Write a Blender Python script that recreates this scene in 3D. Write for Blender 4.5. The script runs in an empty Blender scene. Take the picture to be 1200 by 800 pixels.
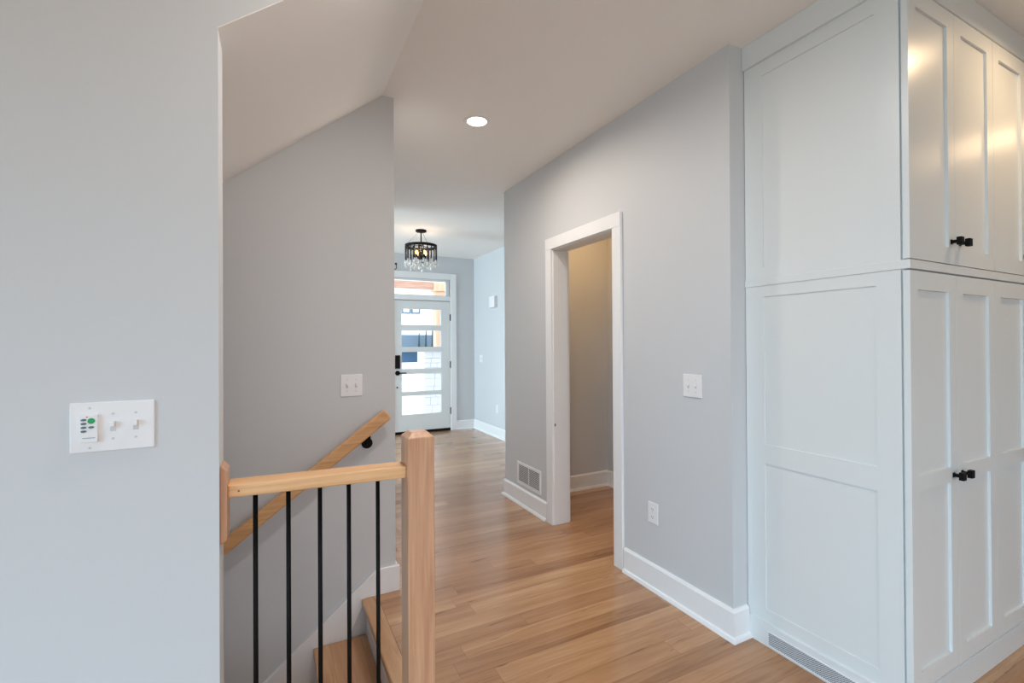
import bpy, bmesh, math, random
from mathutils import Vector, Matrix
random.seed(7)
S = bpy.context.scene
COL = S.collection

# ------------------------------------------------------------------ camera, world, lights, exposure
H = 2.74
cam = bpy.data.cameras.new('camera')
cam.sensor_width = 36.0
cam.lens = 548.88 / 1200 * 36
cam.clip_start = 0.05
cam.clip_end = 300
camo = bpy.data.objects.new('camera', cam)
COL.objects.link(camo)
yaw, pitch, roll = .4719, .0046, -.0057
fw = Vector((math.sin(yaw) * math.cos(pitch), math.cos(yaw) * math.cos(pitch), math.sin(pitch)))
rt = Vector((math.cos(yaw), -math.sin(yaw), 0))
up = rt.cross(fw)
cr, sr = math.cos(roll), math.sin(roll)
rt2 = rt * cr + up * sr
up2 = up * cr - rt * sr
M = Matrix((rt2, up2, -fw)).transposed().to_4x4()
M.translation = Vector((0, 0, 1.3627))
camo.matrix_world = M
S.camera = camo

S.view_settings.view_transform = 'Standard'
S.view_settings.look = 'None'
S.view_settings.gamma = 1
S.view_settings.use_curve_mapping = False
S.view_settings.exposure = -0.06
S.cycles.use_denoising = True
S.cycles.max_bounces = 10
S.cycles.diffuse_bounces = 6
S.cycles.sample_clamp_indirect = 6

W = bpy.data.worlds.new('sky')
S.world = W
W.use_nodes = True
_n, _l = W.node_tree.nodes, W.node_tree.links
_tc = _n.new('ShaderNodeTexCoord')
_sx = _n.new('ShaderNodeSeparateXYZ')
_l.new(_tc.outputs['Generated'], _sx.inputs[0])
_rp = _n.new('ShaderNodeValToRGB')
_rp.color_ramp.elements[0].position = .47
_rp.color_ramp.elements[0].color = (.32, .31, .28, 1)
_rp.color_ramp.elements[1].position = .53
_rp.color_ramp.elements[1].color = (.80, .90, 1.0, 1)
_mr = _n.new('ShaderNodeMapRange')
_mr.inputs['From Min'].default_value = -1
_l.new(_sx.outputs[2], _mr.inputs['Value'])
_l.new(_mr.outputs[0], _rp.inputs['Fac'])
_l.new(_rp.outputs['Color'], _n['Background'].inputs[0])
W.node_tree.nodes['Background'].inputs[1].default_value = 3.4


def area(name, loc, direction, sx, sy, power, color, spread=180):
    l = bpy.data.lights.new(name, 'AREA')
    l.shape = 'RECTANGLE'
    l.size, l.size_y = sx, sy
    l.energy = power
    l.color = color
    l.spread = math.radians(spread)
    o = bpy.data.objects.new(name, l)
    COL.objects.link(o)
    o.location = loc
    o.rotation_euler = Vector(direction).to_track_quat('-Z', 'Z').to_euler()
    return o


area('skylight_window_west', (-3.3, -1.2, 1.35), (1, 0, -0.75), 3.2, 2.0, 84.0, (0.240, 0.669, 1.000), 120)
area('skylight_window_south', (0.2, -3.3, 1.35), (0, 1, -0.75), 3.6, 2.0, 10.8, (1.000, 0.844, 0.812), 120)
area('warm_fill_south', (0.2, -3.3, 1.35), (0, 1, 0), 3.6, 2.0, 1.8, (1.000, 0.556, 0.389), 180)  # added warm fill for the room, not daylight from the window
area('daylight_window_side_room', (-2.9, 5.9, 1.45), (1, 0, 0), 1.6, 1.7, 205, (0.636, 0.864, 1.000), 180)


# ------------------------------------------------------------------ materials
def new_mat(name):
    m = bpy.data.materials.new(name)
    m.use_nodes = True
    nt = m.node_tree
    return m, nt, nt.nodes['Principled BSDF']


def lin(c):
    return tuple(((x / 255) / 12.92 if x / 255 <= .04045 else ((x / 255 + .055) / 1.055) ** 2.4) for x in c) + (1,)


def paint(name, rgb, rough=.5, bump=.02, scale=300, spec=.5, coat=0):
    m, nt, b = new_mat(name)
    N, L = nt.nodes, nt.links
    tc = N.new('ShaderNodeTexCoord')
    n = N.new('ShaderNodeTexNoise')
    n.inputs['Scale'].default_value = scale
    n.inputs['Detail'].default_value = 3
    L.new(tc.outputs['Object'], n.inputs['Vector'])
    bp = N.new('ShaderNodeBump')
    bp.inputs['Strength'].default_value = bump
    bp.inputs['Distance'].default_value = .002
    L.new(n.outputs['Fac'], bp.inputs['Height'])
    L.new(bp.outputs['Normal'], b.inputs['Normal'])
    b.inputs['Base Color'].default_value = lin(rgb)
    b.inputs['Roughness'].default_value = rough
    b.inputs['Specular IOR Level'].default_value = spec
    b.inputs['Coat Weight'].default_value = coat
    return m


def emit(name, rgb, strength):
    m, nt, b = new_mat(name)
    b.inputs['Base Color'].default_value = lin(rgb)
    b.inputs['Emission Color'].default_value = lin(rgb)
    b.inputs['Emission Strength'].default_value = strength
    return m


def math_node(nt, op, a, b=None):
    n = nt.nodes.new('ShaderNodeMath')
    n.operation = op
    for i, v in enumerate((a, b)):
        if v is None:
            continue
        if isinstance(v, (int, float)):
            n.inputs[i].default_value = v
        else:
            nt.links.new(v, n.inputs[i])
    return n.outputs[0]


def wood(name, dark, light, axis='Z', rough=.4, grain=26, coat=0.0):
    m, nt, b = new_mat(name)
    N, L = nt.nodes, nt.links
    tc = N.new('ShaderNodeTexCoord')
    mp = N.new('ShaderNodeMapping')
    sc = {'X': (1.2, grain, grain), 'Y': (grain, 1.2, grain), 'Z': (grain, grain, 1.2)}[axis]
    mp.inputs['Scale'].default_value = sc
    L.new(tc.outputs['Object'], mp.inputs['Vector'])
    n = N.new('ShaderNodeTexNoise')
    n.inputs['Scale'].default_value = 2.2
    n.inputs['Detail'].default_value = 6
    n.inputs['Roughness'].default_value = .6
    n.inputs['Distortion'].default_value = .6
    L.new(mp.outputs['Vector'], n.inputs['Vector'])
    cr_ = N.new('ShaderNodeValToRGB')
    cr_.color_ramp.elements[0].position = .3
    cr_.color_ramp.elements[0].color = lin(dark)
    cr_.color_ramp.elements[1].position = .7
    cr_.color_ramp.elements[1].color = lin(light)
    L.new(n.outputs['Fac'], cr_.inputs['Fac'])
    L.new(cr_.outputs['Color'], b.inputs['Base Color'])
    bp = N.new('ShaderNodeBump')
    bp.inputs['Strength'].default_value = .05
    bp.inputs['Distance'].default_value = .002
    L.new(n.outputs['Fac'], bp.inputs['Height'])
    L.new(bp.outputs['Normal'], b.inputs['Normal'])
    b.inputs['Roughness'].default_value = rough
    b.inputs['Coat Weight'].default_value = coat
    return m


def planks(name, width, length, along='X', rough=.24, ramp=None, gap=True):
    """hardwood boards: rows of random boards, each with its own tone and grain"""
    m, nt, b = new_mat(name)
    N, L = nt.nodes, nt.links
    tc = N.new('ShaderNodeTexCoord')
    sp = N.new('ShaderNodeSeparateXYZ')
    L.new(tc.outputs['Object'], sp.inputs[0])
    u, v = (sp.outputs[0], sp.outputs[1]) if along == 'X' else (sp.outputs[1], sp.outputs[0])
    rowf = math_node(nt, 'DIVIDE', v, width)
    row = math_node(nt, 'FLOOR', rowf)
    wn = N.new('ShaderNodeTexWhiteNoise')
    wn.noise_dimensions = '1D'
    L.new(row, wn.inputs['W'])
    uf = math_node(nt, 'ADD', math_node(nt, 'DIVIDE', u, length), math_node(nt, 'MULTIPLY', wn.outputs['Value'], 17.3))
    colm = math_node(nt, 'FLOOR', uf)
    cmb = N.new('ShaderNodeCombineXYZ')
    L.new(row, cmb.inputs[0])
    L.new(colm, cmb.inputs[1])
    idn = N.new('ShaderNodeTexWhiteNoise')
    idn.noise_dimensions = '2D'
    L.new(cmb.outputs[0], idn.inputs['Vector'])
    # grain
    gx = N.new('ShaderNodeCombineXYZ')
    L.new(math_node(nt, 'MULTIPLY', u, 1.1), gx.inputs[0])
    L.new(math_node(nt, 'MULTIPLY', v, 17.0), gx.inputs[1])
    L.new(math_node(nt, 'MULTIPLY', idn.outputs['Value'], 57.0), gx.inputs[2])
    g = N.new('ShaderNodeTexNoise')
    g.inputs['Scale'].default_value = 1.6
    g.inputs['Detail'].default_value = 7
    g.inputs['Roughness'].default_value = .62
    g.inputs['Distortion'].default_value = 1.1
    L.new(gx.outputs[0], g.inputs['Vector'])
    # wider tone variation within a board (heartwood streaks)
    g2x = N.new('ShaderNodeCombineXYZ')
    L.new(math_node(nt, 'MULTIPLY', u, .8), g2x.inputs[0])
    L.new(math_node(nt, 'MULTIPLY', v, 9.0), g2x.inputs[1])
    L.new(math_node(nt, 'MULTIPLY', idn.outputs['Value'], 31.0), g2x.inputs[2])
    g2 = N.new('ShaderNodeTexNoise')
    g2.inputs['Scale'].default_value = 1.0
    g2.inputs['Detail'].default_value = 3
    L.new(g2x.outputs[0], g2.inputs['Vector'])
    t = math_node(nt, 'MULTIPLY', idn.outputs['Value'], .28)
    t = math_node(nt, 'ADD', t, math_node(nt, 'MULTIPLY', g.outputs['Fac'], .72))
    t = math_node(nt, 'ADD', t, math_node(nt, 'MULTIPLY', g2.outputs['Fac'], .50))
    t = math_node(nt, 'SUBTRACT', t, .25)
    rp = N.new('ShaderNodeValToRGB')
    e = rp.color_ramp.elements
    ramp = ramp or [(.16, (128, 88, 58)), (.38, (164, 121, 85)), (.58, (180, 137, 98)), (.86, (205, 168, 128))]
    e[0].position, e[0].color = ramp[0][0], lin(ramp[0][1])
    e[1].position, e[1].color = ramp[-1][0], lin(ramp[-1][1])
    for p_, c_ in ramp[1:-1]:
        k = e.new(p_)
        k.color = lin(c_)
    L.new(t, rp.inputs['Fac'])
    # dark mineral streaks and knots
    kx = N.new('ShaderNodeCombineXYZ')
    L.new(math_node(nt, 'MULTIPLY', u, 2.2), kx.inputs[0])
    L.new(math_node(nt, 'MULTIPLY', v, 22.0), kx.inputs[1])
    L.new(math_node(nt, 'MULTIPLY', idn.outputs['Value'], 91.0), kx.inputs[2])
    kn = N.new('ShaderNodeTexNoise')
    kn.inputs['Scale'].default_value = 1.3
    kn.inputs['Detail'].default_value = 4
    kn.inputs['Distortion'].default_value = .8
    L.new(kx.outputs[0], kn.inputs['Vector'])
    km = N.new('ShaderNodeMapRange')
    km.inputs['From Min'].default_value = .64
    km.inputs['From Max'].default_value = .74
    km.inputs['To Max'].default_value = .75
    L.new(kn.outputs['Fac'], km.inputs['Value'])
    mx = N.new('ShaderNodeMixRGB')
    L.new(km.outputs[0], mx.inputs['Fac'])
    L.new(rp.outputs['Color'], mx.inputs['Color1'])
    mx.inputs['Color2'].default_value = lin((92, 60, 38))
    out = mx.outputs['Color']
    # joints
    fr = math_node(nt, 'FRACT', rowf)
    ed = math_node(nt, 'MULTIPLY', math_node(nt, 'MINIMUM', fr, math_node(nt, 'SUBTRACT', 1, fr)), width)
    fu = math_node(nt, 'FRACT', uf)
    eu = math_node(nt, 'MULTIPLY', math_node(nt, 'MINIMUM', fu, math_node(nt, 'SUBTRACT', 1, fu)), length)
    dm = math_node(nt, 'MINIMUM', ed, eu)
    jm = N.new('ShaderNodeMapRange')
    jm.inputs['From Min'].default_value = .0004
    jm.inputs['From Max'].default_value = .0018
    jm.inputs['To Min'].default_value = .45 if gap else .2
    jm.inputs['To Max'].default_value = 0
    L.new(dm, jm.inputs['Value'])
    mj = N.new('ShaderNodeMixRGB')
    L.new(jm.outputs[0], mj.inputs['Fac'])
    L.new(out, mj.inputs['Color1'])
    mj.inputs['Color2'].default_value = lin((84, 56, 36))
    L.new(mj.outputs['Color'], b.inputs['Base Color'])
    bp = N.new('ShaderNodeBump')
    bp.inputs['Strength'].default_value = .06
    bp.inputs['Distance'].default_value = .002
    L.new(g.outputs['Fac'], bp.inputs['Height'])
    L.new(bp.outputs['Normal'], b.inputs['Normal'])
    b.inputs['Roughness'].default_value = rough
    b.inputs['Coat Weight'].default_value = .35
    b.inputs['Coat Roughness'].default_value = .14
    return m


def glass(name, tint=(1, 1, 1), rough=0.0, ior=1.45):
    m, nt, b = new_mat(name)
    b.inputs['Base Color'].default_value = tint + (1,)
    b.inputs['Transmission Weight'].default_value = 1
    b.inputs['Roughness'].default_value = rough
    b.inputs['IOR'].default_value = ior
    return m


def window_glass(name):
    m = bpy.data.materials.new(name)
    m.use_nodes = True
    nt = m.node_tree
    nt.nodes.remove(nt.nodes['Principled BSDF'])
    t = nt.nodes.new('ShaderNodeBsdfTransparent')
    g = nt.nodes.new('ShaderNodeBsdfGlossy')
    g.inputs['Roughness'].default_value = .02
    mix = nt.nodes.new('ShaderNodeMixShader')
    fr = nt.nodes.new('ShaderNodeFresnel')
    fr.inputs['IOR'].default_value = 1.45
    nt.links.new(fr.outputs[0], mix.inputs[0])
    nt.links.new(t.outputs[0], mix.inputs[1])
    nt.links.new(g.outputs[0], mix.inputs[2])
    nt.links.new(mix.outputs[0], nt.nodes['Material Output'].inputs[0])
    return m


M_WALL = paint('wall_paint', (207, 210, 213), .55, .03)
M_CEIL = paint('ceiling_paint', (245, 244, 242), .8, .02)
M_TRIM = paint('trim_paint', (238, 240, 242), .38, .01)
M_CAB = paint('cabinet_lacquer', (224, 228, 228), .30, .004, 900)
M_DOOR = paint('door_paint', (226, 230, 231), .4, .01)
M_FLOOR = planks('hickory_planks', .10, 1.15)
M_TREAD = planks('tread_boards', .085, 2.6, 'Y', .32, gap=False)
M_NEWEL = wood('newel_oak', (184, 136, 104), (212, 166, 132), 'Z', .3, 30, .25)
M_RAIL = wood('rail_oak_x', (214, 164, 114), (236, 192, 144), 'X', .38, 34)
M_BLACK = paint('black_metal', (4, 4, 5), .6, 0, 50, .2)
M_PLATE = paint('white_plastic', (236, 236, 238), .3, 0, 50)
M_SLOT = paint('dark_slot', (60, 62, 66), .6, 0, 50)
M_SCREW = paint('screw_head', (205, 206, 208), .35, 0, 50)
M_GREEN = paint('green_button', (20, 160, 95), .45, 0, 50)
M_GREY = paint('grey_button', (96, 112, 118), .5, 0, 50)
M_BLUEINK = paint('blue_ink', (110, 140, 185), .6, 0, 50)
M_RED = paint('red_indicator', (185, 70, 80), .5, 0, 50)
M_WGLASS = window_glass('window_glass')
M_SMOKE = glass('smoked_glass', (.10, .09, .085), .02)
M_CRYSTAL = glass('clear_crystal', (.98, .99, 1.0), .15, 1.5)
M_CRYSTAL.node_tree.nodes['Principled BSDF'].inputs['Transmission Weight'].default_value = .45
M_BULB = emit('warm_bulb', (255, 196, 125), 6)
M_LENS = emit('downlight_lens', (255, 240, 222), 9)
M_METAL = paint('satin_nickel', (150, 150, 150), .3, 0, 50)
M_METAL.node_tree.nodes['Principled BSDF'].inputs['Metallic'].default_value = 1
M_CEDAR = wood('cedar', (226, 172, 140), (240, 196, 166), 'Z', .6, 14)
M_CEDARX = wood('cedar_beam', (176, 132, 112), (204, 164, 142), 'X', .6, 14)
M_SIDING = paint('white_siding', (235, 236, 236), .7, .02, 40)
M_BLUEGREY = paint('blue_grey_roof', (98, 118, 134), .8, .1, 60)
M_NAVY = paint('blue_garage_door', (70, 112, 146), .6, .05, 40)
M_CONC = paint('concrete', (222, 222, 220), .85, .1, 60)
M_LAWN = paint('dry_lawn', (224, 221, 190), .95, .4, 90)
M_STONE = paint('pale_stone', (214, 216, 222), .85, .5, 30)
M_PINE = paint('evergreen_needles', (40, 56, 60), .9, .3, 40)
M_DKPIT = paint('stairwell_floor', (120, 100, 84), .8, .05, 40)


# ------------------------------------------------------------------ mesh helpers (world coordinates in, object origin at its base)
def wloc(o):
    v = Vector((0, 0, 0))
    while o:
        v += Vector(o.location)
        o = o.parent
    return v


def link(name, bm, mat, parent=None, bevel=0, smooth=False, seg=2):
    me = bpy.data.meshes.new(name)
    if parent is None:
        xs = [v.co.x for v in bm.verts]
        ys = [v.co.y for v in bm.verts]
        zs = [v.co.z for v in bm.verts]
        org = Vector(((min(xs) + max(xs)) / 2, (min(ys) + max(ys)) / 2, min(zs)))
        if mat in (M_FLOOR, M_TREAD):
            org = Vector((0, 0, 0))
    else:
        org = wloc(parent)
    bmesh.ops.recalc_face_normals(bm, faces=bm.faces[:])
    bmesh.ops.translate(bm, verts=bm.verts[:], vec=-org)
    bm.to_mesh(me)
    bm.free()
    if smooth:
        for p in me.polygons:
            p.use_smooth = True
    o = bpy.data.objects.new(name, me)
    COL.objects.link(o)
    if parent is None:
        o.location = org
    else:
        o.parent = parent
    me.materials.append(mat)
    if bevel:
        md = o.modifiers.new('bevel', 'BEVEL')
        md.width = bevel
        md.segments = seg
        md.limit_method = 'ANGLE'
        md.angle_limit = math.radians(40)
    return o


def bm_box(bm, x0, x1, y0, y1, z0, z1):
    vs = [bm.verts.new(p) for p in ((x0, y0, z0), (x1, y0, z0), (x1, y1, z0), (x0, y1, z0),
                                    (x0, y0, z1), (x1, y0, z1), (x1, y1, z1), (x0, y1, z1))]
    for f in ((0, 3, 2, 1), (4, 5, 6, 7), (0, 1, 5, 4), (1, 2, 6, 5), (2, 3, 7, 6), (3, 0, 4, 7)):
        bm.faces.new([vs[i] for i in f])
    return bm


def boxes(name, lst, mat, parent=None, bevel=0):
    bm = bmesh.new()
    for b in lst:
        bm_box(bm, *b)
    return link(name, bm, mat, parent, bevel)


def prism(bm, pts, axis, a, b):
    """polygon pts in the plane normal to axis, extruded from a to b"""
    def p3(p, t):
        if axis == 'Y':
            return (p[0], t, p[1])
        if axis == 'X':
            return (t, p[0], p[1])
        return (p[0], p[1], t)
    A = [bm.verts.new(p3(p, a)) for p in pts]
    B = [bm.verts.new(p3(p, b)) for p in pts]
    bm.faces.new(A)
    bm.faces.new(B[::-1])
    n = len(pts)
    for i in range(n):
        bm.faces.new((A[i], B[i], B[(i + 1) % n], A[(i + 1) % n]))
    return bm


def tube(bm, p0, p1, r, n=16, r1=None):
    p0, p1 = Vector(p0), Vector(p1)
    d = (p1 - p0).normalized()
    a = d.orthogonal().normalized()
    b = d.cross(a)
    r1 = r if r1 is None else r1
    A = [bm.verts.new(p0 + (a * math.cos(2 * math.pi * i / n) + b * math.sin(2 * math.pi * i / n)) * r) for i in range(n)]
    B = [bm.verts.new(p1 + (a * math.cos(2 * math.pi * i / n) + b * math.sin(2 * math.pi * i / n)) * r1) for i in range(n)]
    bm.faces.new(A[::-1])
    bm.faces.new(B)
    for i in range(n):
        bm.faces.new((A[i], A[(i + 1) % n], B[(i + 1) % n], B[i]))
    return bm


def lathe(bm, cx, cy, prof, n=32, closed=True):
    rings = []
    for r, z in prof:
        rings.append([bm.verts.new((cx + r * math.cos(2 * math.pi * i / n), cy + r * math.sin(2 * math.pi * i / n), z)) for i in range(n)])
    m = len(rings)
    for k in range(m if closed else m - 1):
        A, B = rings[k], rings[(k + 1) % m]
        for i in range(n):
            bm.faces.new((A[i], A[(i + 1) % n], B[(i + 1) % n], B[i]))
    return bm


def ball(bm, c, r, sz=1.0):
    mt = Matrix.Translation(c) @ Matrix.Diagonal((r, r, r * sz, 1))
    bmesh.ops.create_icosphere(bm, subdivisions=2, radius=1, matrix=mt)
    return bm


def empty(name, loc, label, cat, group=None):
    o = bpy.data.objects.new(name, None)
    COL.objects.link(o)
    o.location = loc
    o.empty_display_size = .05
    tag(o, label, cat, group)
    return o


def tag(o, label, cat, group=None):
    o['label'] = label
    o['category'] = cat
    if group:
        o['group'] = group
    return o


def struct(o, label=None):
    o['kind'] = 'structure'
    if label:
        o['label'] = label
    return o


# ------------------------------------------------------------------ room shell
YS = 1.46      # plane of the near wall beside the stairs
XN = -.128     # its free end
YF = 2.626     # far wall of the stairwell
XW = 1.876     # hall wall with the doorway
YD = 7.062     # wall of the front door

struct(boxes('floor', [(-3.4, 6.0, -3.4, 1.575, -.25, 0), (.50, 6.0, 1.575, 2.61, -.25, 0),
                       (.60, 6.0, 2.61, 2.75, -.25, 0), (-3.1, 6.0, 2.75, 7.10, -.25, 0)], M_FLOOR),
       'light hickory plank floor running through hall and foyer')
struct(boxes('ceiling', [(-3.5, 6.1, -3.5, 7.2, H, H + .15)], M_CEIL), 'flat ceiling above hall and room')

# near wall with the switch plate; its header follows the stair slope
sl = .796


def zs(x):
    return 2.741 - sl * (.543 - x)


bm = bmesh.new()
prism(bm, [(-3.5, -2.7), (XN, -2.7), (XN, zs(XN) + .003), (.5380, H), (-3.5, H)], 'Y', YS, 1.579)
struct(link('wall_left', bm, M_WALL), 'pale grey wall at the left, ending beside the stair opening')
# sloping soffit over the stairwell
bm = bmesh.new()
prism(bm, [(.5418, H), (.5418, H + .12), (-3.4, zs(-3.4) + .12), (-3.4, zs(-3.4))], 'Y', 1.579, YF)
prism(bm, [(.5418, H), (.5418, H + .05), (XN, zs(XN) + .05), (XN, zs(XN))], 'Y', YS + .0005, 1.579)
struct(link('ceiling_sloped', bm, M_CEIL), 'sloping soffit over the stairwell')
# far stairwell wall and the hall wall behind it
struct(boxes('wall_stair', [(-3.4, .605, YF, 2.75, -2.7, H)], M_WALL), 'far wall of the stairwell')
struct(boxes('wall_hall_left', [(.485, .605, 2.75, 4.9, 0, H)], M_WALL))
# hall wall with doorway, and the return beside the cabinets
struct(boxes('wall_right', [(XW, 2.004, YS, 2.274, 0, H), (XW, 2.004, 3.002, 3.82, 0, H), (XW, 2.004, 2.274, 3.002, 2.075, H),
                            (2.004, 6.0, YS, 1.58, 0, H)], M_WALL), 'pale grey hall wall with the open doorway')
# small room behind the doorway
struct(boxes('wall_pantry', [(2.004, 3.035, 3.61, 3.82, 0, H), (2.872, 3.035, 1.58, 3.61, 0, H)], M_WALL), 'wall seen through the open doorway')
struct(boxes('wall_foyer_right', [(2.915, 3.035, 3.82, YD, 0, H)], M_WALL))
# front wall: door, transom and side window openings
struct(boxes('wall_front', [
    (-3.1, -2.3, YD, 7.20, 0, H), (-2.3, -.3, YD, 7.20, 0, .55), (-2.3, -.3, YD, 7.20, 2.35, H),
    (-.3, .93, YD, 7.20, 0, H), (.93, 1.555, YD, 7.20, 0, 2.085), (.93, 2.505, YD, 7.20, 2.375, H),
    (2.505, 3.035, YD, 7.20, 0, H)], M_WALL), 'foyer wall around the front door')
struct(boxes('wall_front_room', [(-3.1, -3.0, 2.75, 5.0, 0, H), (-3.1, -3.0, 6.8, YD, 0, H), (-3.1, -3.0, 5.0, 6.8, 0, .55),
                                 (-3.1, -3.0, 5.0, 6.8, 2.35, H)], M_WALL))
struct(boxes('wall_west', [(-3.5, -3.4, -3.5, -2.9, 0, H), (-3.5, -3.4, .5, YS, 0, H), (-3.5, -3.4, -2.9, .5, 0, .3), (-3.5, -3.4, -2.9, .5, 2.4, H)], M_WALL))
struct(boxes('wall_south', [(-3.4, -1.7, -3.5, -3.4, 0, H), (2.1, 6.0, -3.5, -3.4, 0, H), (-1.7, 2.1, -3.5, -3.4, 0, .3), (-1.7, 2.1, -3.5, -3.4, 2.4, H)], M_WALL))
struct(boxes('wall_east', [(6.0, 6.1, -3.5, 1.58, 0, H)], M_WALL))
struct(boxes('wall_stair_back', [(-3.5, -3.4, 1.46, 2.75, -2.7, H)], M_WALL))
struct(boxes('wall_stair_fascia', [(XN, .40, 1.479, 1.579, -2.7, -.25), (.50, .60, 1.579, 2.61, -2.7, -.25)], M_WALL))
struct(boxes('floor_stair_bottom', [(-3.4, .5, 1.579, YF, -2.8, -2.7)], M_DKPIT))


# baseboards: board, chamfered cap and shoe as one mesh; path runs along a wall face, side gives the room side
def baseboard(name, p0, p1, nrm, h=.142, t=.016, shoe=True, m=M_TRIM):
    """straight run from p0 to p1 (x,y on the wall face), nrm is the outward wall normal"""
    prof = [(0, 0), (.030 if shoe else t, 0), (.030 if shoe else t, .004), (.024, .018), (t, .022), (t, h - .012), (t * .45, h), (0, h)]
    if not shoe:
        prof = [(0, 0), (t, 0), (t, h - .012), (t * .45, h), (0, h)]
    bm = bmesh.new()
    A = [bm.verts.new((p0[0] + nrm[0] * a + e0[0] * a, p0[1] + nrm[1] * a + e0[1] * a, z)) for (a, z) in prof for e0 in [p0[2]]]
    B = [bm.verts.new((p1[0] + nrm[0] * a + e1[0] * a, p1[1] + nrm[1] * a + e1[1] * a, z)) for (a, z) in prof for e1 in [p1[2]]]
    bm.faces.new(A)
    bm.faces.new(B[::-1])
    n = len(prof)
    for i in range(n):
        bm.faces.new((A[i], B[i], B[(i + 1) % n], A[(i + 1) % n]))
    return struct(link(name, bm, m))


O2 = (0, 0)
baseboard('baseboard_right_near', (XW, 2.195, O2), (XW, YS, (0, -1)), (-1, 0))
baseboard('baseboard_right_return', (XW, YS, (-1, 0)), (1.966, YS, O2), (0, -1))
baseboard('baseboard_right_far', (XW, 3.82, (0, 1)), (XW, 3.085, O2), (-1, 0))
baseboard('baseboard_right_end', (XW, 3.82, (-1, 0)), (2.90, 3.82, O2), (0, 1))
baseboard('baseboard_foyer_right', (2.915, 3.85, O2), (2.915, YD, O2), (-1, 0))
baseboard('baseboard_front', (2.602, YD, O2), (2.915, YD, O2), (0, -1))
baseboard('baseboard_pantry', (2.004, 3.61, O2), (2.872, 3.61, O2), (0, -1))
baseboard('baseboard_pantry_side', (2.872, 1.6, O2), (2.872, 3.61, O2), (-1, 0))
baseboard('baseboard_hall_left', (.605, YF, (0, -1)), (.605, 4.9, O2), (1, 0), shoe=False)
baseboard('baseboard_left', (-3.4, YS, O2), (XN, YS, O2), (0, -1))

# doorway casing and jamb (trim_1)
c = []
y0, y1, zt = 2.290, 2.989, 2.063     # clear opening
cw = .085
c += [(XW - .018, XW, y0 - cw, y0 - .006, 0, zt + .006), (XW - .018, XW, y1 + .006, y1 + cw, 0, zt + .006),
      (XW - .020, XW, y0 - cw, y1 + cw, zt + .006, zt + .091)]
c += [(2.004, 2.022, y0 - cw, y0 - .006, 0, zt + .006), (2.004, 2.022, y1 + .006, y1 + cw, 0, zt + .006),
      (2.004, 2.022, y0 - cw, y1 + cw, zt + .006, zt + .091)]
c += [(XW - .001, 2.005, y0 - .016, y0, 0, zt), (XW - .001, 2.005, y1, y1 + .013, 0, zt), (XW - .001, 2.005, y0 - .016, y1 + .013, zt, zt + .012)]
struct(boxes('trim_1', c, M_TRIM, None, .002), 'white casing and jamb of the open doorway')
st = boxes('strike_plate', [(1.8785, 1.892, 2.9876, 2.989, .742, .760)], M_METAL, None, .001)
tag(st, 'small metal strike plate on the far jamb of the open doorway', 'strike plate')

# ------------------------------------------------------------------ front door wall
# casing and transom frame
struct(boxes('trim_2', [(2.512, 2.602, YD - .018, YD, 0, 2.472), (.86, 2.512, YD - .018, YD, 2.375, 2.472), (.86, .93, YD - .018, YD, 0, 2.375),
                        (1.50, 1.588, YD - .018, YD, 0, 2.06), (.93, 2.505, YD - .012, YD + .10, 2.04, 2.113),
                        (2.505, 2.514, YD - .006, YD + .10, 0, 2.385),
                        (1.555, 1.600, YD + .0, YD + .10, 0, 2.05)], M_TRIM, None, .002), 'white casing of the front door and transom')
tr = boxes('window_1', [(.93, 2.505, YD + .02, YD + .07, 2.113, 2.125), (.93, 2.505, YD + .02, YD + .07, 2.345, 2.375),
                        (.93, .97, YD + .02, YD + .07, 2.125, 2.345), (2.445, 2.505, YD + .02, YD + .07, 2.125, 2.345)], M_DOOR, None, .002)
struct(tr, 'transom window above the front door')
boxes('pane', [(.97, 2.445, YD + .042, YD + .048, 2.125, 2.345)], M_WGLASS, tr)
struct(boxes('window_2', [(-2.3, -.3, 7.10, 7.14, .55, .6), (-2.3, -.3, 7.10, 7.14, 2.3, 2.35), (-2.3, -2.25, 7.10, 7.14, .6, 2.3), (-.35, -.3, 7.10, 7.14, .6, 2.3), (-1.32, -1.28, 7.10, 7.14, .6, 2.3)], M_TRIM))

# the door slab with five lites
d0, d1 = 1.603, 2.503
dz0, dz1 = .040, 2.032
dy0, dy1 = YD + .006, YD + .050
lites = [(1.658, 1.901), (1.322, 1.572), (.987, 1.245), (.639, .908), (.290, .575)]
gx0, gx1 = 1.735, 2.356
lst = [(d0, gx0, dy0, dy1, dz0, dz1), (gx1, d1, dy0, dy1, dz0, dz1)]
zprev = dz1
for a, b_ in lites:
    lst.append((gx0, gx1, dy0, dy1, b_, zprev))
    zprev = a
lst.append((gx0, gx1, dy0, dy1, dz0, zprev))
door = boxes('door_1', lst, M_DOOR)
struct(door, 'pale grey front door with five horizontal panes')
for a, b_ in lites:
    boxes('pane', [(gx0, gx1, dy0 + .018, dy0 + .024, a, b_)], M_WGLASS, door)
boxes('keypad_deadbolt', [(1.632, 1.706, dy0 - .024, dy0, .996, 1.198)], M_BLACK, door, .006)
bm = bmesh.new()
tube(bm, (1.668, dy0, .928), (1.668, dy0 - .012, .928), .036, 24)
tube(bm, (1.668, dy0 - .01, .928), (1.668, dy0 - .05, .928), .012, 12)
bm_box(bm, 1.660, 1.790, dy0 - .060, dy0 - .046, .920, .937)
link('lever_handle', bm, M_BLACK, door)
bm = bmesh.new()
tube(bm, (1.664, dy0, .712), (1.664, dy0 - .008, .712), .012, 16)
link('bolt_cover', bm, M_BLACK, door)
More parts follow.
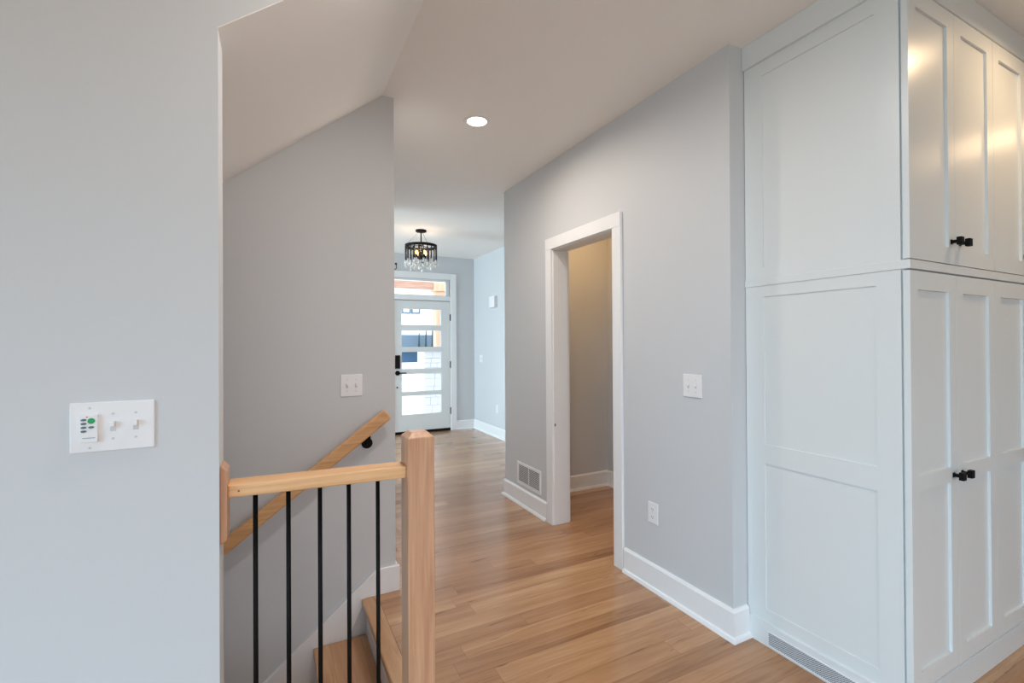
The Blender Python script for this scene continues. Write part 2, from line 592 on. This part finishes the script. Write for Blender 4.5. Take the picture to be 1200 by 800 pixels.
for z in (1.782, 1.037, .307):
    bm = bmesh.new()
    bm_box(bm, 2.499, 2.520, dy0 - .006, dy0 + .004, z - .05, z + .05)
    tube(bm, (2.507, dy0 - .010, z - .055), (2.507, dy0 - .010, z + .055), .007, 10)
    link('hinge', bm, M_BLACK, door)
boxes('door_sweep', [(d0, d1, dy0 - .004, dy1 - .006, .006, .040)], M_BLACK, door)
struct(boxes('trim_3', [(1.600, 2.505, YD + .0, YD + .138, -.002, .006)], M_BLACK), 'black threshold under the front door')
struct(boxes('trim_4', [(1.598, 1.6035, YD + .016, YD + .06, .006, 2.045), (2.5025, 2.506, YD + .016, YD + .06, .006, 2.045), (1.598, 2.506, YD + .02, YD + .06, 2.032, 2.042)], M_BLACK), 'thin black strips around the door')  # thin black strips along the gaps between slab and jamb

# ------------------------------------------------------------------ staircase
sx = .42
run, rise = .240, .19
stair = empty('staircase', (0, 2.1, -.4), 'wooden stairs with white risers going down between the two walls', 'stairs')
boxes('nosing', [(sx, .5, 1.579, 2.610, -.028, 0.0)], M_TREAD, stair, .004)
boxes('riser', [(sx + .022, .46, 1.595, 2.608, -rise, -.028)], M_TRIM, stair)
for k in range(1, 12):
    x1 = sx + .022 - run * (k - 1)
    x0 = sx - run * k
    z = -rise * k
    t = boxes('tread', [(x0, x1, 1.598, 2.608, z - .028, z)], M_TREAD, stair, .004)
    boxes('riser', [(x0 + .022, x0 + .036, 1.598, 2.608, z - rise, z - .028)], M_TRIM, stair)
# skirt board on the far wall
bm = bmesh.new()
xb, zb = .500, .137
prism(bm, [(.623, 0), (.623, zb), (xb, zb), (-2.6, zb - sl * (xb + 2.6)), (-2.6, zb - sl * (xb + 2.6) - .55), (.30, -.30), (sx + .02, 0)], 'Y', 2.608, YF - .0003)
link('skirt_board', bm, M_TRIM, stair, .002)
bm = bmesh.new()
prism(bm, [(XN, 0), (-2.6, -sl * (2.6 + XN) + .02), (-2.6, -sl * 2.6 - .6), (.38, -.30), (.38, -.02)], 'Y', 1.5795, 1.597)
link('skirt_board', bm, M_TRIM, stair, .002)

# ------------------------------------------------------------------ guard railing at the top of the stairs
gr = empty('stair_railing', (.15, 1.53, 0), 'light oak stair railing with square newel post and thin black balusters', 'railing')
bm = bmesh.new()
x0, x1, ya, yb = .379, .467, 1.475, 1.562
zt0, zt1, ins = 1.062, 1.078, .018
vs = {}
for nm, z, i in (('a', 0, 0), ('b', zt0, 0), ('c', zt1, ins)):
    vs[nm] = [bm.verts.new(p) for p in ((x0 + i, ya + i, z), (x1 - i, ya + i, z), (x1 - i, yb - i, z), (x0 + i, yb - i, z))]
bm.faces.new(vs['a'][::-1])
bm.faces.new(vs['c'])
for p, q in (('a', 'b'), ('b', 'c')):
    for i in range(4):
        bm.faces.new((vs[p][i], vs[p][(i + 1) % 4], vs[q][(i + 1) % 4], vs[q][i]))
link('newel_post', bm, M_NEWEL, gr, .0025)
# rail, a touch lower at the newel
bm = bmesh.new()
prism(bm, [(-.112, .945), (.380, .934), (.380, .973), (-.112, .981)], 'Y', 1.492, 1.565)
rail = link('handrail', bm, M_RAIL, gr, .005)
bm = bmesh.new()
tube(bm, (-.085, 1.4925, .962), (-.085, 1.4912, .962), .0025, 10)
link('nail_hole', bm, paint('dark_knot', (120, 78, 48), .6, 0), rail)
# half newel plate on the wall end
bm = bmesh.new()
A = [(-.128, .8255), (-.111, .838), (-.111, 1.020), (-.1245, 1.036), (-.128, 1.036)]
prism(bm, A, 'Y', 1.477, 1.562)
link('wall_rosette', bm, M_NEWEL, gr, .002)
for x in (-.046, .039, .125, .208, .296):
    bm = bmesh.new()
    n = 16
    tube(bm, (x + .0, 1.527, 0.0), (x, 1.527, .945), .0064, n)
    link('baluster', bm, M_BLACK, gr, 0, True)

# ------------------------------------------------------------------ sloping handrail on the far wall
hr = empty('wall_handrail', (.2, 2.58, .6), 'light oak handrail sloping down the far stairwell wall', 'handrail')
a = math.atan(.75)
bm = bmesh.new()
Lr = 3.3
prism(bm, [(0, -.030), (0, .030), (-Lr, .030), (-Lr, -.030)], 'Y', 2.527, 2.570)
bmesh.ops.rotate(bm, verts=bm.verts[:], cent=(0, 0, 0), matrix=Matrix.Rotation(-a, 3, 'Y'))
bmesh.ops.translate(bm, verts=bm.verts[:], vec=(.548, 0, .990))
M_RAILS = wood('rail_oak_slope', (198, 148, 98), (224, 176, 124), 'X', .38, 30)
link('rail', bm, M_RAILS, hr, .010)
for bx in (.452, -1.3):
    bz = .829 + .75 * (bx - .452)
    bm = bmesh.new()
    tube(bm, (bx, YF, bz), (bx, YF - .010, bz), .029, 28)
    tube(bm, (bx, YF - .01, bz), (bx, 2.560, bz + .002), .008, 12)
    tube(bm, (bx, 2.560, bz - .004), (bx, 2.549, bz + .060), .007, 12)
    link('bracket', bm, M_BLACK, hr, .001)


# ------------------------------------------------------------------ cabinets
XC = 1.976            # side panel face
YFD = .821            # front face of the doors
YB = .843             # front of the carcase
CX1 = 3.372
edges = [XC, 2.324, 2.676, 3.028, CX1]


def rail_frame(bm, x0, x1, z0, z1, yf, t, st, holes):
    """shaker door in the XZ plane: stiles, rails and recessed panels; holes is a list of (z0,z1)"""
    bm_box(bm, x0, x0 + st, yf, yf + t, z0, z1)
    bm_box(bm, x1 - st, x1, yf, yf + t, z0, z1)
    zz = z0
    for a_, b_ in sorted(holes):
        bm_box(bm, x0 + st, x1 - st, yf, yf + t, zz, a_)
        bm_box(bm, x0 + st, x1 - st, yf + .009, yf + t, a_, b_)
        zz = b_
    bm_box(bm, x0 + st, x1 - st, yf, yf + t, zz, z1)


def knob(parent, x, z):
    bm = bmesh.new()
    bm_box(bm, x - .006, x + .006, YFD - .020, YFD, z - .006, z + .006)
    bm_box(bm, x - .0125, x + .0125, YFD - .034, YFD - .019, z - .0145, z + .0145)
    bm_box(bm, x - .009, x + .009, YFD - .002, YFD, z - .009, z + .009)
    return link('knob', bm, M_BLACK, parent, .001)


def cabinet(name, label, z0, z1, dz0_, dz1_, holes, side_holes, kz):
    r = empty(name, (2.6, 1.15, z0), label, 'cabinet')
    # carcase
    bm = bmesh.new()
    bm_box(bm, XC + .012, CX1, YB, 1.459, z0, z1)
    link('body', bm, M_CAB, r)
    # side panel with framed recesses
    bm = bmesh.new()
    ya_, yb_, s0, s1 = .848, 1.457, .925, 1.368
    bm_box(bm, XC, XC + .012, ya_, s0, z0, z1)
    bm_box(bm, XC, XC + .012, s1, yb_, z0, z1)
    zz = z0
    for a_, b_ in sorted(side_holes):
        bm_box(bm, XC, XC + .012, s0, s1, zz, a_)
        bm_box(bm, XC + .0045, XC + .012, s0, s1, a_, b_)
        zz = b_
    bm_box(bm, XC, XC + .012, s0, s1, zz, z1)
    link('side_panel', bm, M_CAB, r)
    for i in range(4):
        bm = bmesh.new()
        rail_frame(bm, edges[i] + (.0 if i == 0 else .001), edges[i + 1] - .001, dz0_, dz1_, YFD, .020, .058 if i else .055, holes)
        d = link('door', bm, M_CAB, r)
        kx = edges[1] - .035 if i == 0 else edges[1] + .035 if i == 1 else edges[3] - .035 if i == 2 else edges[3] + .035
        knob(d, kx, kz)
    return r


lo = cabinet('lower_pantry_cabinet', 'tall white shaker pantry cabinet standing on the floor, lower of the two',
             .0, 1.617, .133, 1.612, [(.197, .831), (.888, 1.546)], [(.160, .814), (.903, 1.568)], .858)
# toe kick / base board of the cabinet
boxes('base_board', [(1.966, CX1, .836, 1.459, 0, .103)], M_CAB, lo, .002)
hi = cabinet('upper_pantry_cabinet', 'white shaker wall cabinet reaching the ceiling, on top of the pantry cabinet',
             1.617, 2.70, 1.654, 2.612, [(1.716, 2.550)], [(1.700, 2.570)], 1.738)
boxes('ledge_moulding', [(XC - .004, CX1, .819, 1.459, 1.618, 1.650)], M_CAB, hi, .0015)
boxes('crown_board', [(1.962, CX1, .828, 1.459, 2.632, H - .0005)], M_CAB, hi, .002)

# grille in the cabinet base
vg = empty('toe_kick_grille', (1.963, 1.15, .012), 'long fine mesh vent grille in the base of the white pantry cabinet', 'vent')
gy0, gy1, gz0, gz1 = .90, 1.349, .014, .070
boxes('backing', [(1.9648, 1.966, gy0, gy1, gz0, gz1)], M_SLOT, vg)
bm = bmesh.new()
M_GRILLE = paint('grille_metal', (216, 220, 224), .4, 0)
w = .0019
dg = .0085
n = int((gy1 - gy0 + (gz1 - gz0)) / dg)
hgt = gz1 - gz0
for s in (1, -1):
    for i in range(n + 1):
        c0 = gy0 + i * dg - (hgt if s > 0 else 0)
        # line from (c0,gz0) to (c0+s*hgt,gz1)
        if s > 0:
            ya_, yb_ = c0, c0 + hgt
        else:
            ya_, yb_ = c0, c0 - hgt
        pts = []
        p = [Vector((ya_, gz0)), Vector((yb_, gz1))]
        # clip in y
        d = p[1] - p[0]
        t0, t1 = 0.0, 1.0
        for lim, sgn in ((gy0, 1), (gy1, -1)):
            f0 = (p[0].x - lim) * sgn
            f1 = (p[1].x - lim) * sgn
            if f0 < 0 and f1 < 0:
                t0, t1 = 1, 0
                break
            if f0 < 0:
                t0 = max(t0, f0 / (f0 - f1))
            elif f1 < 0:
                t1 = min(t1, f0 / (f0 - f1))
        if t1 - t0 < .05:
            continue
        a_, b_ = p[0] + d * t0, p[0] + d * t1
        nn = Vector((-d.y, d.x)).normalized() * w / 2
        q = [a_ - nn, b_ - nn, b_ + nn, a_ + nn]
        x = 1.9640 + (0.0003 if s > 0 else 0)
        prism(bm, [(v.x, v.y) for v in q], 'X', x, 1.9652)
link('mesh_screen', bm, M_GRILLE, vg)
boxes('frame', [(1.9625, 1.966, gy0 - .004, gy1 + .003, gz1, gz1 + .004), (1.9625, 1.966, gy0 - .004, gy1 + .003, gz0 - .005, gz0),
                (1.9625, 1.966, gy1, gy1 + .003, gz0, gz1), (1.9625, 1.966, gy0 - .004, gy0, gz0, gz1)], M_PLATE, vg)


# ------------------------------------------------------------------ switch plates, outlets, register
class Face:
    """local frame on a wall: u to the viewer's right, z up, n outward"""
    def __init__(s, org, u, n):
        s.o, s.u, s.n = Vector(org), Vector(u), Vector(n)

    def box(s, bm, u0, u1, z0, z1, n0, n1):
        pts = []
        for nn in (n0, n1):
            for (a_, b_) in ((u0, z0), (u1, z0), (u1, z1), (u0, z1)):
                pts.append(bm.verts.new(s.o + s.u * a_ + s.n * nn + Vector((0, 0, b_))))
        for f in ((0, 3, 2, 1), (4, 5, 6, 7), (0, 1, 5, 4), (1, 2, 6, 5), (2, 3, 7, 6), (3, 0, 4, 7)):
            bm.faces.new([pts[i] for i in f])

    def disc(s, bm, u, z, r, n0, n1, k=14, sq=1.0):
        c0 = s.o + s.u * u + s.n * n0 + Vector((0, 0, z))
        c1 = s.o + s.u * u + s.n * n1 + Vector((0, 0, z))
        A = [bm.verts.new(c0 + s.u * r * math.cos(2 * math.pi * i / k) + Vector((0, 0, sq * r * math.sin(2 * math.pi * i / k)))) for i in range(k)]
        B = [bm.verts.new(c1 + s.u * r * math.cos(2 * math.pi * i / k) + Vector((0, 0, sq * r * math.sin(2 * math.pi * i / k)))) for i in range(k)]
        bm.faces.new(A[::-1])
        bm.faces.new(B)
        for i in range(k):
            bm.faces.new((A[i], A[(i + 1) % k], B[(i + 1) % k], B[i]))


def plate_mesh(F, w_, h_, parent):
    bm = bmesh.new()
    F.box(bm, -w_ / 2, w_ / 2, -h_ / 2, h_ / 2, 0, .006)
    return link('plate', bm, M_PLATE, parent, .0025)


def toggle(F, u, parent, upd=1):
    bm = bmesh.new()
    F.box(bm, u - .0055, u + .0055, -.012, .012, .0058, .0075)
    t = link('toggle_slot', bm, M_SCREW, parent)
    bm = bmesh.new()
    a0, a1 = (.0, .011) if upd > 0 else (-.011, .0)
    F.box(bm, u - .004, u + .004, a0, a1, .007, .018)
    link('toggle', bm, M_PLATE, t, .001)
    for z in (.030, -.030):
        bm = bmesh.new()
        F.disc(bm, u, z, .003, .0058, .0068)
        link('screw', bm, M_SCREW, parent)


# three-gang plate on the near wall
F = Face((-.346, YS, 1.1685), (1, 0, 0), (0, -1, 0))
sp = empty('switch_plate', F.o, 'wide white switch plate with fan remote and two toggles, near left wall', 'switch')
plate_mesh(F, .162, .119, sp)
toggle(F, 0.000, sp)
toggle(F, .044, sp)
bm = bmesh.new()
F.box(bm, -.0605, -.0275, -.0345, .031, .006, .015)
ctl = link('fan_remote', bm, M_PLATE, sp, .0015)
bm = bmesh.new()
F.disc(bm, -.0385, .0165, .0068, .0148, .0168, 18)
link('green_button', bm, M_GREEN, ctl)['label'] = 'round green button'
for u_, z_ in ((-.0525, .0195), (-.0525, .0105), (-.0525, .0015), (-.0525, -.0075), (-.0385, .0015)):
    bm = bmesh.new()
    F.disc(bm, u_, z_, .0055, .0148, .0164, 16, .5)
    link('button', bm, M_GREY, ctl)
bm = bmesh.new()
F.disc(bm, -.0465, .0262, .0016, .0148, .0158, 10)
link('indicator', bm, M_RED, ctl)
bm = bmesh.new()
# a line of tiny blue lettering, too small to read, built as short strokes
for k in range(9):
    F.box(bm, -.0545 + k * .0026, -.0545 + k * .0026 + .0019, -.0245, -.0228, .0148, .0154)
link('blue_print', bm, M_BLUEINK, ctl)
for z in (.046, -.049):
    bm = bmesh.new()
    F.disc(bm, -.0435, z, .003, .0058, .0068)
    link('screw', bm, M_SCREW, sp)

# two-gang plate on the far stairwell wall
F = Face((.3735, YF, 1.1445), (1, 0, 0), (0, -1, 0))
sp = empty('switch_plate', F.o, 'white double switch plate on the stairwell wall above the sloping handrail', 'switch')
plate_mesh(F, .111, .117, sp)
toggle(F, -.023, sp)
toggle(F, .023, sp)

# two-gang plate on the hall wall between doorway and cabinet
F = Face((XW, 1.682, 1.146), (0, -1, 0), (-1, 0, 0))
sp = empty('switch_plate', F.o, 'white double switch plate on the hall wall between doorway and cabinet', 'switch')
plate_mesh(F, .117, .114, sp)
toggle(F, -.023, sp)
toggle(F, .023, sp)

# foyer switch
F = Face((2.915, 6.77, 1.132), (0, -1, 0), (-1, 0, 0))
sp = empty('switch_plate', F.o, 'small white switch plate on the far foyer wall right of the front door', 'switch')
plate_mesh(F, .117, .114, sp)
toggle(F, -.023, sp)
toggle(F, .023, sp)


def outlet(F, label):
    o_ = empty('wall_outlet', F.o, label, 'outlet')
    plate_mesh(F, .075, .115, o_)
    for z in (.021, -.021):
        bm = bmesh.new()
        F.disc(bm, 0, z, .0165, .0058, .0072, 20, .85)
        r_ = link('receptacle', bm, M_PLATE, o_)
        bm = bmesh.new()
        F.box(bm, -.0075, -.0055, z - .004, z + .006, .0070, .0076)
        F.box(bm, .0055, .0075, z - .004, z + .006, .0070, .0076)
        F.disc(bm, 0, z - .009, .0024, .0070, .0076, 10)
        link('slots', bm, M_SLOT, r_)
    return o_


outlet(Face((XW, 1.962, .421), (0, -1, 0), (-1, 0, 0)), 'white double outlet low on the hall wall, right of the open doorway')
outlet(Face((2.915, 6.19, .412), (0, -1, 0), (-1, 0, 0)), 'white outlet low on the far foyer wall')

# return air register
ry0, ry1, rz0, rz1 = 3.182, 3.577, .170, .355
rg = empty('wall_register', (XW, 3.38, rz0), 'white louvred air register low on the hall wall beside the doorway', 'vent')
b_ = .022
boxes('frame', [(XW - .008, XW, ry0, ry1, rz0, rz0 + b_), (XW - .008, XW, ry0, ry1, rz1 - b_, rz1),
                (XW - .008, XW, ry0, ry0 + b_, rz0 + b_, rz1 - b_), (XW - .008, XW, ry1 - b_, ry1, rz0 + b_, rz1 - b_),
                (XW - .007, XW, 3.375, 3.385, rz0 + b_, rz1 - b_)], M_PLATE, rg, .001)
boxes('backing', [(XW - .002, XW, ry0 + b_, ry1 - b_, rz0 + b_, rz1 - b_)], M_SLOT, rg)
bm = bmesh.new()
k = 0
z = rz0 + b_ + .003
while z < rz1 - b_ - .004:
    prism(bm, [(XW - .0070, z), (XW - .002, z + .0006), (XW - .002, z + .0030), (XW - .0070, z + .0034)], 'Y', ry0 + b_, ry1 - b_)
    z += .0115
link('louvres', bm, M_PLATE, rg)

# door chime
ch = boxes('door_chime', [(2.862, 2.915, 6.17, 6.355, 1.895, 2.060)], M_PLATE, None, .004)
tag(ch, 'white box-shaped door chime high on the far foyer wall', 'door chime')

# hook above the transom
bm = bmesh.new()
pts = []
for i in range(13):
    an = math.radians(-170 + i * (170 / 12))
    pts.append(Vector((1.602 + .044 * math.cos(an), YD - .05, 2.505 + .030 * math.sin(an))))
pts.append(Vector((1.647, YD - .05, 2.58)))
for p, q in zip(pts, pts[1:]):
    tube(bm, p, q, .0055, 8)
tube(bm, (1.647, YD, 2.572), (1.647, YD - .052, 2.572), .0055, 8)
tube(bm, (1.647, YD, 2.572), (1.647, YD - .006, 2.572), .014, 12)
tag(link('wall_hook', bm, M_BLACK), 'small black curved hook on the wall above the front door transom', 'hook')

# ------------------------------------------------------------------ lamps
dl = empty('recessed_downlight', (1.129, 2.672, H), 'round white recessed downlight shining in the hall ceiling', 'ceiling light')
bm = bmesh.new()
lathe(bm, 1.129, 2.672, [(.058, H + .0), (.060, H - .004), (.075, H - .005), (.082, H - .001), (.082, H + .001), (.058, H + .001)], 40)
link('trim_ring', bm, M_PLATE, dl, 0, True)
bm = bmesh.new()
tube(bm, (1.129, 2.672, H - .003), (1.129, 2.672, H + .001), .059, 40)
link('lens', bm, M_LENS, dl)
a_ = area('hall_downlight', (1.129, 2.672, H - .012), (0, 0, -1), .11, .11, 12.9, (1, .87, .75), 172)
a_.data.shape = 'DISK'
a_ = area('hall_fill_near', (.62, 1.20, H - .012), (0, 0, -1), .11, .11, 13.5, (1, .91, .85), 172)  # added fill for the stairwell wall, no fitting in the ceiling here
a_.data.shape = 'DISK'
a_ = area('pantry_room_lamp', (2.42, 3.05, H - .02), (0, 0, -1), .15, .15, 7.1, (1, .61, .28), 160)
for i, (x, y, p) in enumerate(((2.74, .42, 6), (4.35, .30, 6))):
    a_ = area('kitchen_downlight', (x, y, H - .02), (0, 0, -1), .13, .13, p, (1, .70, .40), 165)
    a_.data.shape = 'DISK'

cx, cy = 1.597, 5.531
chd = empty('chandelier', (cx, cy, 2.25), 'black drum chandelier hung with smoked glass rods and clear drops', 'chandelier')
bm = bmesh.new()
lathe(bm, cx, cy, [(.002, H), (.062, H), (.066, H - .006), (.064, H - .022), (.012, H - .030), (.002, H - .030)], 32)
link('canopy', bm, M_BLACK, chd, 0, True)
bm = bmesh.new()
tube(bm, (cx, cy, H - .028), (cx, cy, 2.40), .0075, 12)
tube(bm, (cx, cy, 2.575), (cx, cy, 2.545), .022, 16)
tube(bm, (cx, cy, 2.43), (cx, cy, 2.39), .026, 16)
link('stem', bm, M_BLACK, chd)
bm = bmesh.new()
lathe(bm, cx, cy, [(.176, 2.527), (.191, 2.527), (.191, 2.558), (.176, 2.558)], 56)
for k in range(3):
    an = math.radians(35 + 120 * k)
    tube(bm, (cx, cy, 2.553), (cx + .182 * math.cos(an), cy + .182 * math.sin(an), 2.548), .005, 8)
link('ring', bm, M_BLACK, chd)
for k in range(3):
    an = math.radians(35 + 120 * k)
    bm = bmesh.new()
    tube(bm, (cx + .03 * math.cos(an), cy + .03 * math.sin(an), H - .026), (cx + .182 * math.cos(an), cy + .182 * math.sin(an), 2.56), .0011, 6)
    link('wire', bm, M_BLACK, chd)
rodmat = paint('dark_rod', (34, 32, 36), .25, 0)
for R, n, zb0 in ((.184, 22, 2.375), (.118, 8, 2.36)):
    for k in range(n):
        an = 2 * math.pi * (k + .5 * (R < .15)) / n
        x, y = cx + R * math.cos(an), cy + R * math.sin(an)
        lz = zb0 - (.030 if k % 2 else 0) - (.03 if R < .15 else 0)
        bm = bmesh.new()
        tube(bm, (x, y, 2.53), (x, y, 2.375 - (.012 if k % 2 else 0)), .0070, 8)
        rd = link('glass_rod', bm, rodmat, chd, 0, True)
        bm = bmesh.new()
        ball(bm, (x, y, lz - .034), .0165, 1.2)
        tube(bm, (x, y, 2.385), (x, y, lz - .02), .0012, 5)
        ball(bm, (x, y, lz - .006), .010, 1.0)
        link('glass_drop', bm, M_CRYSTAL, rd, 0, True)
for k in range(4):
    an = math.radians(20 + 90 * k)
    x, y = cx + .065 * math.cos(an), cy + .065 * math.sin(an)
    bm = bmesh.new()
    tube(bm, (cx, cy, 2.41), (x, y, 2.41), .006, 8)
    tube(bm, (x, y, 2.405), (x, y, 2.44), .011, 10)
    s_ = link('lamp_socket', bm, M_BLACK, chd)
    bm = bmesh.new()
    ball(bm, (x, y, 2.465), .016, 1.6)
    link('bulb', bm, M_BULB, s_, 0, True)
pl = bpy.data.lights.new('chandelier_glow', 'POINT')
pl.energy = 3.2
pl.color = (1, .74, .5)
pl.shadow_soft_size = .05
po = bpy.data.objects.new('chandelier_glow', pl)
COL.objects.link(po)
po.location = (cx, cy, 2.51)

# ------------------------------------------------------------------ outside the front door
struct(boxes('ground_street', [(-10, 30, 10.6, 44, -.50, -.30)], M_CONC), 'pale street and driveways outside')
struct(boxes('ground_porch', [(-4, 6, 7.2, 10.6, -.30, -.05)], M_CONC), 'concrete porch outside the front door')
struct(boxes('ground_lawn', [(1.5, 4.3, 12.6, 17, -.30, -.285)], M_LAWN), 'pale dry lawn strip outside')
pp = empty('porch_post', (2.98, 9.0, 1.29), 'square cedar porch post standing on the pale stone pier outside the front door', 'post')
boxes('shaft', [(2.865, 3.09, 8.90, 9.10, 1.29, 2.405)], M_CEDAR, pp, .006)
boxes('cap_block', [(2.825, 3.13, 8.86, 9.14, 2.405, 2.575)], M_CEDAR, pp, .006)
bmn = boxes('porch_beam', [(-3, 2.823, 8.93, 9.07, 2.448, 2.587)], M_CEDARX, None, .004)
tag(bmn, 'cedar porch beam seen through the transom window', 'beam')
# stone pier under the post
bm = bmesh.new()
random.seed(3)
z = -.05
while z < 1.15:
    hh = random.choice((.09, .12, .15))
    x = 2.58
    while x < 3.30:
        ww = min(random.uniform(.12, .26), 3.34 - x)
        j = random.uniform(0, .018)
        bm_box(bm, x + .002, x + ww - .002, 8.77 - j, 9.24, z + .002, z + hh - .002)
        x += ww
    z += hh
bm_box(bm, 2.59, 3.32, 8.78, 9.22, -.05, z)
bm_box(bm, 2.56, 3.36, 8.72, 9.28, z, 1.29)
tag(link('stone_pier', bm, M_STONE, None, .004), 'pale stone pier carrying the cedar porch post outside', 'pier')
# neighbouring house
nh = empty('neighbour_house', (7, 26, -.3), 'white house with blue grey lower storey across the street', 'house')
boxes('wall', [(-4, 16, 24.2, 30, 1.84, 7.2), (-4, 16, 24.6, 30, -.3, 1.84)], M_SIDING, nh)
boxes('lower_roof', [(-4, 7.58, 24.0, 24.6, 1.05, 1.84)], M_BLUEGREY, nh)
boxes('garage_door', [(5.2, 7.1, 24.50, 24.62, -.3, .95)], M_NAVY, nh)
tag(boxes('garden_wall', [(-4, 7.3, 23.35, 23.5, -.3, .44)], M_SIDING), 'low white wall before the garage of the neighbouring house', 'wall')
for x in (5.95, 6.45):
    f_ = boxes('window', [(x, x + .45, 24.12, 24.2, 2.96, 3.03), (x, x + .45, 24.12, 24.2, 3.40, 3.47), (x, x + .06, 24.12, 24.2, 3.03, 3.40), (x + .39, x + .45, 24.12, 24.2, 3.03, 3.40)], M_BLUEGREY, nh)
    boxes('pane', [(x + .06, x + .39, 24.16, 24.19, 3.03, 3.40)], M_SIDING, f_)
bm = bmesh.new()
prism(bm, [(23.4, 7.1), (27.1, 9.6), (30.8, 7.1)], 'X', -4.4, 16.4)
link('roof', bm, M_BLUEGREY, nh)
for i, (x, hh, lab) in enumerate(((6.72, 1.6, 'shortest dark evergreen shrub before the neighbouring house, left of the other two'),
                                  (7.08, 1.75, 'middle dark evergreen shrub before the neighbouring house'),
                                  (7.42, 1.95, 'tallest dark evergreen shrub before the neighbouring house, right of the other two'))):
    yy = 23.7 - i * .02
    r = empty('evergreen_shrub', (x, yy, -.3), lab, 'shrub', 'evergreens before the neighbouring house')
    bm = bmesh.new()
    for q in range(5):
        zz = -.1 + q * (hh + .1) / 5
        tube(bm, (x, yy, zz), (x, yy, zz + hh * .42), .15 * (1 - q * .17), 9, .02)
    link('foliage', bm, M_PINE, r)
    bm = bmesh.new()
    tube(bm, (x, yy, -.3), (x, yy, .2), .04, 8)
    link('trunk', bm, M_CEDAR, r)
